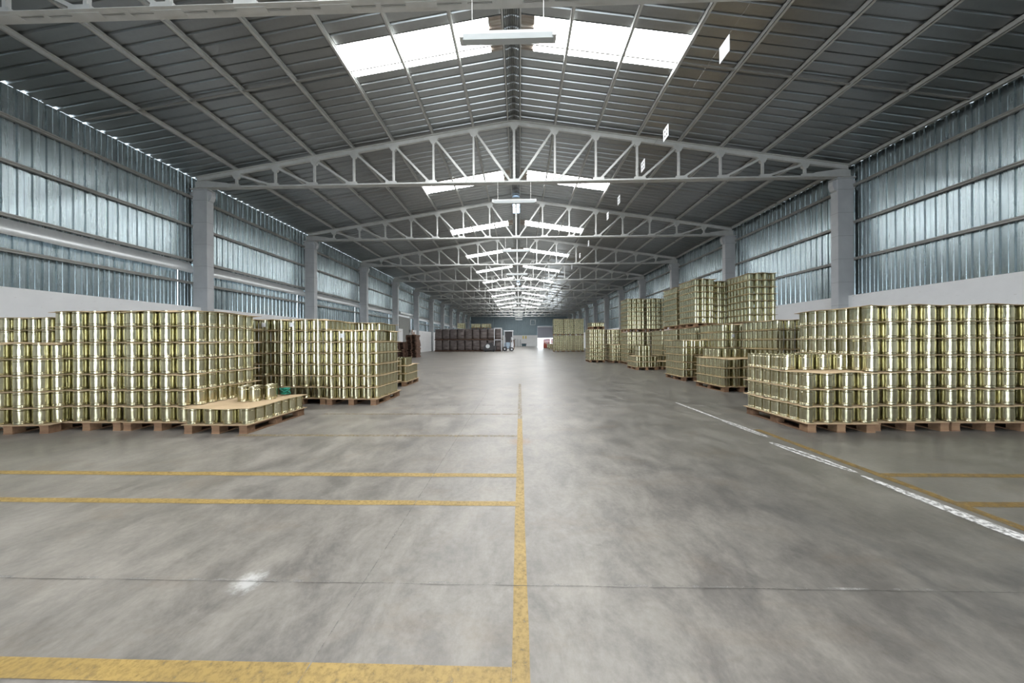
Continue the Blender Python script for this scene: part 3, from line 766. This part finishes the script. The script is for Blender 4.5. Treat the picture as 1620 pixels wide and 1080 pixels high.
me.vertices.add(len(V)); me.vertices.foreach_set('co', V.ravel()); me.loops.add(len(Fc) * 4); me.loops.foreach_set('vertex_index', Fc.ravel().astype(np.int32))
me.polygons.add(len(Fc)); me.polygons.foreach_set('loop_start', np.arange(0, len(Fc) * 4, 4, dtype=np.int32)); me.polygons.foreach_set('loop_total', np.full(len(Fc), 4, dtype=np.int32))
me.polygons.foreach_set('use_smooth', [True] * len(Fc)); me.materials.append(M_TIN); me.update(calc_edges=True); me.validate()
o = bpy.data.objects.new('tin_cans', me); COL.objects.link(o); tag(o, 'the many smaller gold tins farther back in the pallet stacks', 'tins', None, 'stuff')

# sheets and pallets
sheets = []
for s in STK:
    nearp = s['y0'] < 21
    if s['pallet']:
        pw = s['w'] - 0.03; pd = s['d'] + 0.0
        put_pallet(s['x0'] + .015, s['y0'] - 0.01, s['z0'], pw, pd, s['rz'], nearp, 'brown wooden pallet under the ' + s['desc'])
    if not s['sheet']: continue
    nl = s['layers']
    for l in range(1, nl + 1):
        z = s['zt'] + l * LH - 0.0095
        if l == nl and s['top'] == 0 and nl >= 7 and s['z0'] == 0 and rng.rand() < 0.0: continue
        sheets.append((s['y0'], s, l, z))
    if s['pallet']: sheets.append((s['y0'], s, 0, s['zt'] - 0.0095))
sheets.sort(key=lambda q: q[0])
b_rest = MB()
for k, (yy, s, l, z) in enumerate(sheets):
    wav = 0.035 if (l == s['layers'] and l > 1) else 0.02 if rng.rand() < .3 else 0.006
    if l == 0: wav = 0.0
    w, d = s['w'], s['d']; ex = 0.0
    mb = sheet_mb(s['x0'], s['y0'], z, w, d, wav, s['rz'], (s['x0'], s['y0']))
    if k < 290 and s['y0'] < 21:
        o = mb.build('cardboard_sheet', M_CARD)
        if l == 0: lab = 'tan card base sheet on the pallet of the ' + s['desc']
        elif l == s['layers']: lab = 'tan card sheet topping the ' + s['desc']
        else: lab = 'tan card sheet above layer %s, %s' % (NUM[l - 1], s['desc'])
        tag(o, lab, 'cardboard sheet', 'card sheets between tin layers')
    else: b_rest.add(np.concatenate(mb.v), mb.f)
tag(b_rest.build('cardboard_sheets', M_CARD), 'card sheets between tins in the distant stacks', 'cardboard sheets', None, 'stuff')

# loose tins on the low tray pallet
zt = PH + 0.004 + LH
for i, (x, y) in enumerate(((-4.25, 4.86), (-4.07, 4.86), (-3.96, 5.03), (-4.16, 5.02), (-4.05, 5.18), (-4.34, 5.02))):
    o = bpy.data.objects.new('tin_can', ME_TIN); COL.objects.link(o); o.location = (x, y, zt - 0.003)
    l_ = bpy.data.objects.new('lid', ME_LID); COL.objects.link(l_); l_.parent = o
    tag(o, 'gold tin standing loose on the low tray card, %s of six' % ['front left', 'front middle', 'front right', 'back middle', 'rearmost', 'back left'][i], 'tin', 'gold tins stacked on pallets')
# green strap bundle
cu = bpy.data.curves.new('strap', 'CURVE'); cu.dimensions = '3D'; cu.bevel_depth = 0.009; cu.bevel_resolution = 2; sp = cu.splines.new('NURBS'); sp.points.add(59)
for i in range(60):
    a = i * 0.75; rr = 0.07 + 0.035 * math.sin(i * 1.3); sp.points[i].co = (rr * math.cos(a) * 1.3, rr * math.sin(a) * 0.7, 0.06 + 0.05 * math.sin(i * 0.9), 1)
sp.points[59].co = (0.2, 0.0, 0.05, 1)
o = bpy.data.objects.new('strap_bundle', cu); COL.objects.link(o); cu.materials.append(M_GREEN); o.location = (-3.93, 5.36, zt + 0.005 + 0.16)
dg = bpy.context.evaluated_depsgraph_get(); me = bpy.data.meshes.new_from_object(o.evaluated_get(dg)); bpy.data.objects.remove(o)
o = bpy.data.objects.new('strap_bundle', me); COL.objects.link(o); o.location = (-3.96, 5.36, zt + 0.01); o.scale = (0.8, 0.8, 1.1)
tag(o, 'tangled green plastic strapping lying behind the loose tins', 'strapping')

# paper labels on tins
def paper(px, py, Y, i, lab):
    d = fw + r2 * (px - 810) / F - u2 * (py - 540) / F; t = Y / d.y; p = CAM + d * t
    b = MB(); n = 6; v = []; fc = []
    for k in range(n + 1):
        a = -math.pi / 2 + (k / n - .5) * 1.1
        v += [(math.cos(a) * (R_ + .002), R_ + math.sin(a) * (R_ + .002), -0.045), (math.cos(a) * (R_ + .002), R_ + math.sin(a) * (R_ + .002), 0.045)]
        if k: q = 2 * k; fc.append((q - 2, q, q + 1, q - 1))
    b.add(v, fc); o = b.build('paper_label', M_PAPER)
    o.location = p; tag(o, lab, 'label', 'white slips stuck on stacks')
    return p
def on_tin(si_desc, l, c_, lab):
    s = [q for q in STK if q['desc'] == si_desc][0]
    best = [c for c in cand if STK[c[0]] is s and c[1] == l and c[2] == c_ and c[7]][0]
    b = MB(); n = 6; v = []; fc = []
    for k in range(n + 1):
        a = -math.pi / 2 + (k / n - .5) * 1.1
        v += [(math.cos(a) * (R_ + .0015), math.sin(a) * (R_ + .0015), 0.07), (math.cos(a) * (R_ + .0015), math.sin(a) * (R_ + .0015), 0.16)]
        if k: q = 2 * k; fc.append((q - 2, q, q + 1, q - 1))
    b.add(v, fc); o = b.build('paper_label', M_PAPER); o.location = (best[4], best[5], best[6]); tag(o, lab, 'paper label', 'white slips stuck on tins')
on_tin('second-row stack behind low tray', 6, 2, 'white paper slip on a top tin behind the low tray')
on_tin('six-high stack nearest left aisle', 5, 2, 'white paper slip on a top tin of the six-high stack')
on_tin('second-row stack in shade', 6, 6, 'white paper slip on a top tin in the shaded left stack')
on_tin('bright-sided seven-high stack on right', 5, 2, 'white paper slip high on the bright-sided right stack')
on_tin('upper stack of middle right tier', 0, 2, 'white paper slip low on the upper middle right stack')

# ------------------------------------------------------------------ pile of old pallets by left wall
def old_pile(x, y, w, d, n, lab):
    r = empty('pallet_pile', (x, y, 0)); return r
pid = 0
for (x, y, n, hh, nm) in ((-10.15, 25.1, 9, 0.155, 'left column'), (-9.25, 25.5, 14, 0.145, 'right column')):
    for k in range(n):
        b = MB(); w, d = 0.86, 1.0; jx, jy, rz = rng.uniform(-.05, .05), rng.uniform(-.05, .05), rng.uniform(-.06, .06)
        for q in range(5): b.box((0, q * 0.21, hh - 0.035), (w, q * 0.21 + 0.15, hh - 0.010))
        for q in range(3): b.box((q * 0.38, 0, 0.018), (q * 0.38 + 0.1, d, hh - 0.035)); b.box((q * 0.38, 0, 0), (q * 0.38 + 0.1, d, 0.018))
        o = b.build('wooden_pallet', M_OLD); o.location = (x + jx, y + jy, k * (hh - 0.010)); o.rotation_euler = (0, 0, rz)
        tag(o, 'dark weathered pallet in the old pile by left wall, %s, %s up' % (nm, ordw(k)), 'pallet', 'old pallets piled by the left wall')
b = MB(); b.box((-8.75, 25.42, 1.90), (-8.70, 25.50, 2.35)); b.box((-8.62, 25.42, 1.88), (-8.56, 25.52, 2.12)); b.box((-8.75, 25.5, 1.88), (-8.5, 25.9, 1.93))
tag(b.build('wood_offcut', M_WOOD), 'pale broken board sticking up from the old pallet pile', 'board')

# ------------------------------------------------------------------ brown wrapped loads, two tiers
def load_mesh(seed):
    rs = np.random.RandomState(seed); b = MB(); n = 32; prof = []
    H = 1.32; zs = [0, 0.02, 0.35, 0.40, 0.45, 0.85, 0.90, 0.95, 1.15, 1.27, 1.335, 1.345]
    rr = [0.90, 1.0, 1.01, 0.975, 1.01, 1.01, 0.975, 1.0, 0.99, 0.97, 0.90, 0.0001]
    v = []; ph = rs.uniform(0, 6)
    for z, r in zip(zs, rr):
        for k in range(n):
            a = 2 * math.pi * k / n; c_, s_ = math.cos(a), math.sin(a); e = 0.42
            x = 0.5 * r * math.copysign(abs(c_) ** e, c_); y = 0.55 * r * math.copysign(abs(s_) ** e, s_)
            w = 1 + 0.02 * math.sin(5 * a + ph + z * 3); v.append((x * w + .5, y * w + .55, z))
    fc = [(i * n + k, i * n + (k + 1) % n, (i + 1) * n + (k + 1) % n, (i + 1) * n + k) for i in range(len(zs) - 1) for k in range(n)]
    b.add(v, fc); return b.mesh('wrapped_load', M_WRAP, True)
LM = [load_mesh(i) for i in range(3)]
OP = None
b = MB(); b.box((0, 0, .105), (1.0, 1.1, .15)); b.box((0, 1.05, 0), (1.0, 1.1, .105)); b.box((0, 0, 0), (1.0, 0.1, .02))
for xx in (0, .43, .86):
    for yy in (0, .48, .96): b.box((xx, yy, .02), (xx + .14, yy + .14, .12))
    b.box((xx, 0, 0), (xx + .14, 1.1, .02))
OPM = b.mesh('wooden_pallet', M_OLD)
for k in range(9):
    x = -11.2 + k * 1.01
    for t in (0, 1):
        o = bpy.data.objects.new('wooden_pallet', OPM); COL.objects.link(o); o.location = (x, 41.1, t * 1.50)
        tag(o, 'pallet under the %s brown load, %s from the left wall' % (('lower', 'upper')[t], ORD[k]), 'pallet', 'pallets under the brown loads')
        o = bpy.data.objects.new('wrapped_load', LM[(k + t) % 3]); COL.objects.link(o); o.location = (x, 41.1, t * 1.50 + 0.15)
        tag(o, 'dark brown wrapped load, %s tier, %s from the left wall' % (('lower', 'upper')[t], ORD[k]), 'wrapped load', 'brown wrapped loads in two tiers')

# ------------------------------------------------------------------ forklift by the brown loads (seen side on)
fk = empty('forklift', (-2.02, 41.6, 0)); tag(fk, 'white framed forklift parked at the right end of the brown loads', 'forklift')
def part(mb, name, m, p=fk, sm=False): return mb.build(name, m, p, sm)
b = MB(); b.box((0.10, 0.0, 0.35), (1.15, 1.1, 1.05)); b.poly([(0.25, 0.05, 1.05), (0.95, 0.05, 1.05), (0.85, 0.05, 1.28), (0.35, 0.05, 1.28)], (0, 1.0, 0)); part(b, 'body', M_PBLUE)
b = MB(); b.box((1.0, -0.02, 0.3), (1.32, 1.12, 1.2)); part(b, 'counterweight', M_TRUCKW)
b = MB()
for x in (0.10, 1.20):
    for y in (0.03, 1.03): b.box((x, y, 0.9), (x + .09, y + .07, 2.72))
b.box((0.08, 0, 2.65), (1.32, 1.12, 2.80)); part(b, 'overhead_guard', M_TRUCKW)
b = MB(); b.box((0.22, 0.25, 1.9), (1.18, 0.95, 2.6)); b.box((0.3, 0.25, 1.28), (1.05, 0.85, 1.9)); part(b, 'seat', M_DARKM)
b = MB()
for x in (0.28, 0.90): b.box((x, -0.22, 0.05), (x + .09, -0.12, 2.3))
for z in (0.3, 1.2, 2.2): b.box((0.28, -0.20, z), (0.99, -0.14, z + .08))
part(b, 'mast', M_DARKM)
for x in (0.38, 0.78):
    b = MB(); b.box((x, -1.1, 0.06), (x + .1, -0.22, 0.10)); b.box((x, -0.26, 0.06), (x + .1, -0.22, 0.6)); part(b, 'fork', M_DARKM)
for x, r_ in ((0.10, 0.30), (1.02, 0.26)):
    for y in (-0.05, 0.95):
        b = MB(); b.tube((x + .1, y, r_), (x + .1, y + .2, r_), r_, 20); w_ = part(b, 'wheel', M_BLACK)
        b = MB(); b.tube((x + .1, y - .01, r_), (x + .1, y + .21, r_), r_ * 0.5, 12); b.build('hub', M_TRUCKW, w_)
b = MB()
for x in (-3.22, -2.28): b.box((x, 40.85, 0), (x + .10, 40.95, 3.10))
b.box((-3.22, 40.85, 3.0), (-2.18, 40.95, 3.12)); b.box((-3.22, 40.85, 1.5), (-2.18, 40.95, 1.58))
tag(b.build('steel_portal', M_TRUCKW), 'tall white steel frame in front of the last brown load', 'frame')
# dark machine in front of the loads
mc = empty('floor_machine', (-4.5, 39.9, 0)); tag(mc, 'dark floor machine with a silver drum before the brown loads', 'machine')
b = MB(); b.box((0, 0, 0.15), (1.6, 0.8, 0.75)); b.poly([(0.1, 0.05, 0.75), (1.3, 0.05, 0.75), (1.1, 0.05, 1.15), (0.4, 0.05, 1.15)], (0, 0.7, 0)); part(b, 'housing', M_DARKM, mc)
b = MB(); b.tube((0.55, -0.06, 0.70), (0.55, 0.3, 0.70), 0.26, 20); part(b, 'drum', M_FLASH, mc)
for x in (0.25, 1.3):
    b = MB(); b.tube((x, -0.04, 0.16), (x, 0.15, 0.16), 0.16, 16); part(b, 'wheel', M_BLACK, mc)
b = MB(); b.tube((1.5, 0.4, 0.7), (1.85, 0.4, 1.25), 0.025, 8); part(b, 'handle', M_DARKM, mc)
# wooden crate on legs
cr = empty('wooden_crate', (-1.42, 53, 0)); tag(cr, 'dark reddish crate on short legs right of the forklift', 'crate')
b = MB()
for k in range(7): b.box((0, 0, 0.25 + k * 0.19), (0.72, 0.7, 0.25 + k * 0.19 + 0.17))
part(b, 'slatted_body', M_OLD, cr)
for x in (0.02, 0.58):
    for y in (0.02, 0.58): b = MB(); b.box((x, y, 0), (x + .1, y + .1, 0.25)); part(b, 'leg', M_WOOD, cr)
b = MB(); b.bar((0.6, 0.35, 1.55), (0.95, 0.35, 1.72), 0.05, 0.05); part(b, 'lifting_arm', M_DARKM, cr)
# things at the end wall
r = empty('storage_bin', (0.75, 78.5, 0)); tag(r, 'dark teal bin on the floor by the end wall', 'bin')
b = MB(); b.poly([(0, 0, .1), (1.0, 0, .1), (1.1, 0, .65), (-.1, 0, .65)], (0, .8, 0)); part(b, 'tub', M_TEAL, r); b = MB(); b.box((-.14, -.03, .65), (1.14, .83, .75)); part(b, 'rim', M_DARKM, r)
b = MB()
for x in (.05, .85): b.box((x, .1, 0), (x + .1, .7, .1))
part(b, 'foot', M_DARKM, r)
for i, (x, h_) in enumerate(((-1.1, 2.2), (-0.35, 1.9), (0.35, 1.8))):
    r = empty('steel_post', (x, 80.6, 0)); tag(r, 'grey post against the far white wall, %s from left' % ORD[i], 'post', 'posts at the end wall')
    b = MB(); b.box((-.12, -.1, 0.03), (.12, .1, h_)); part(b, 'shaft', M_COLUMN, r); b = MB(); b.box((-.2, -.2, 0), (.2, .2, .03)); part(b, 'base_plate', M_GIRT, r)
# red crates near far door
ci = 0
for x, y, n in ((4.75, 60.0, 5), (5.35, 60.2, 6), (4.95, 62.0, 6), (5.7, 62.2, 6), (6.4, 62.3, 6)):
    for k in range(n):
        b = MB(); w = .6; h_ = .30
        b.box((0, 0, 0), (w, .5, .03)); b.box((0, 0, 0), (.03, .5, h_ - .02)); b.box((w - .03, 0, 0), (w, .5, h_ - .02)); b.box((0, 0, 0), (w, .03, h_ - .02)); b.box((0, .47, 0), (w, .5, h_ - .02)); b.box((-.02, -.02, h_ - .05), (w + .02, 0.0, h_ - .02))
        o = b.build('plastic_crate', M_RED); o.location = (x, y, k * .30); ci += 1
        tag(o, 'red crate near the far door, pile %s, %s up' % (['nearest', 'second', 'left rear', 'middle rear', 'right rear'][[4.75, 5.35, 4.95, 5.7, 6.4].index(x)], ordw(k)), 'crate', 'red crates near the far door')
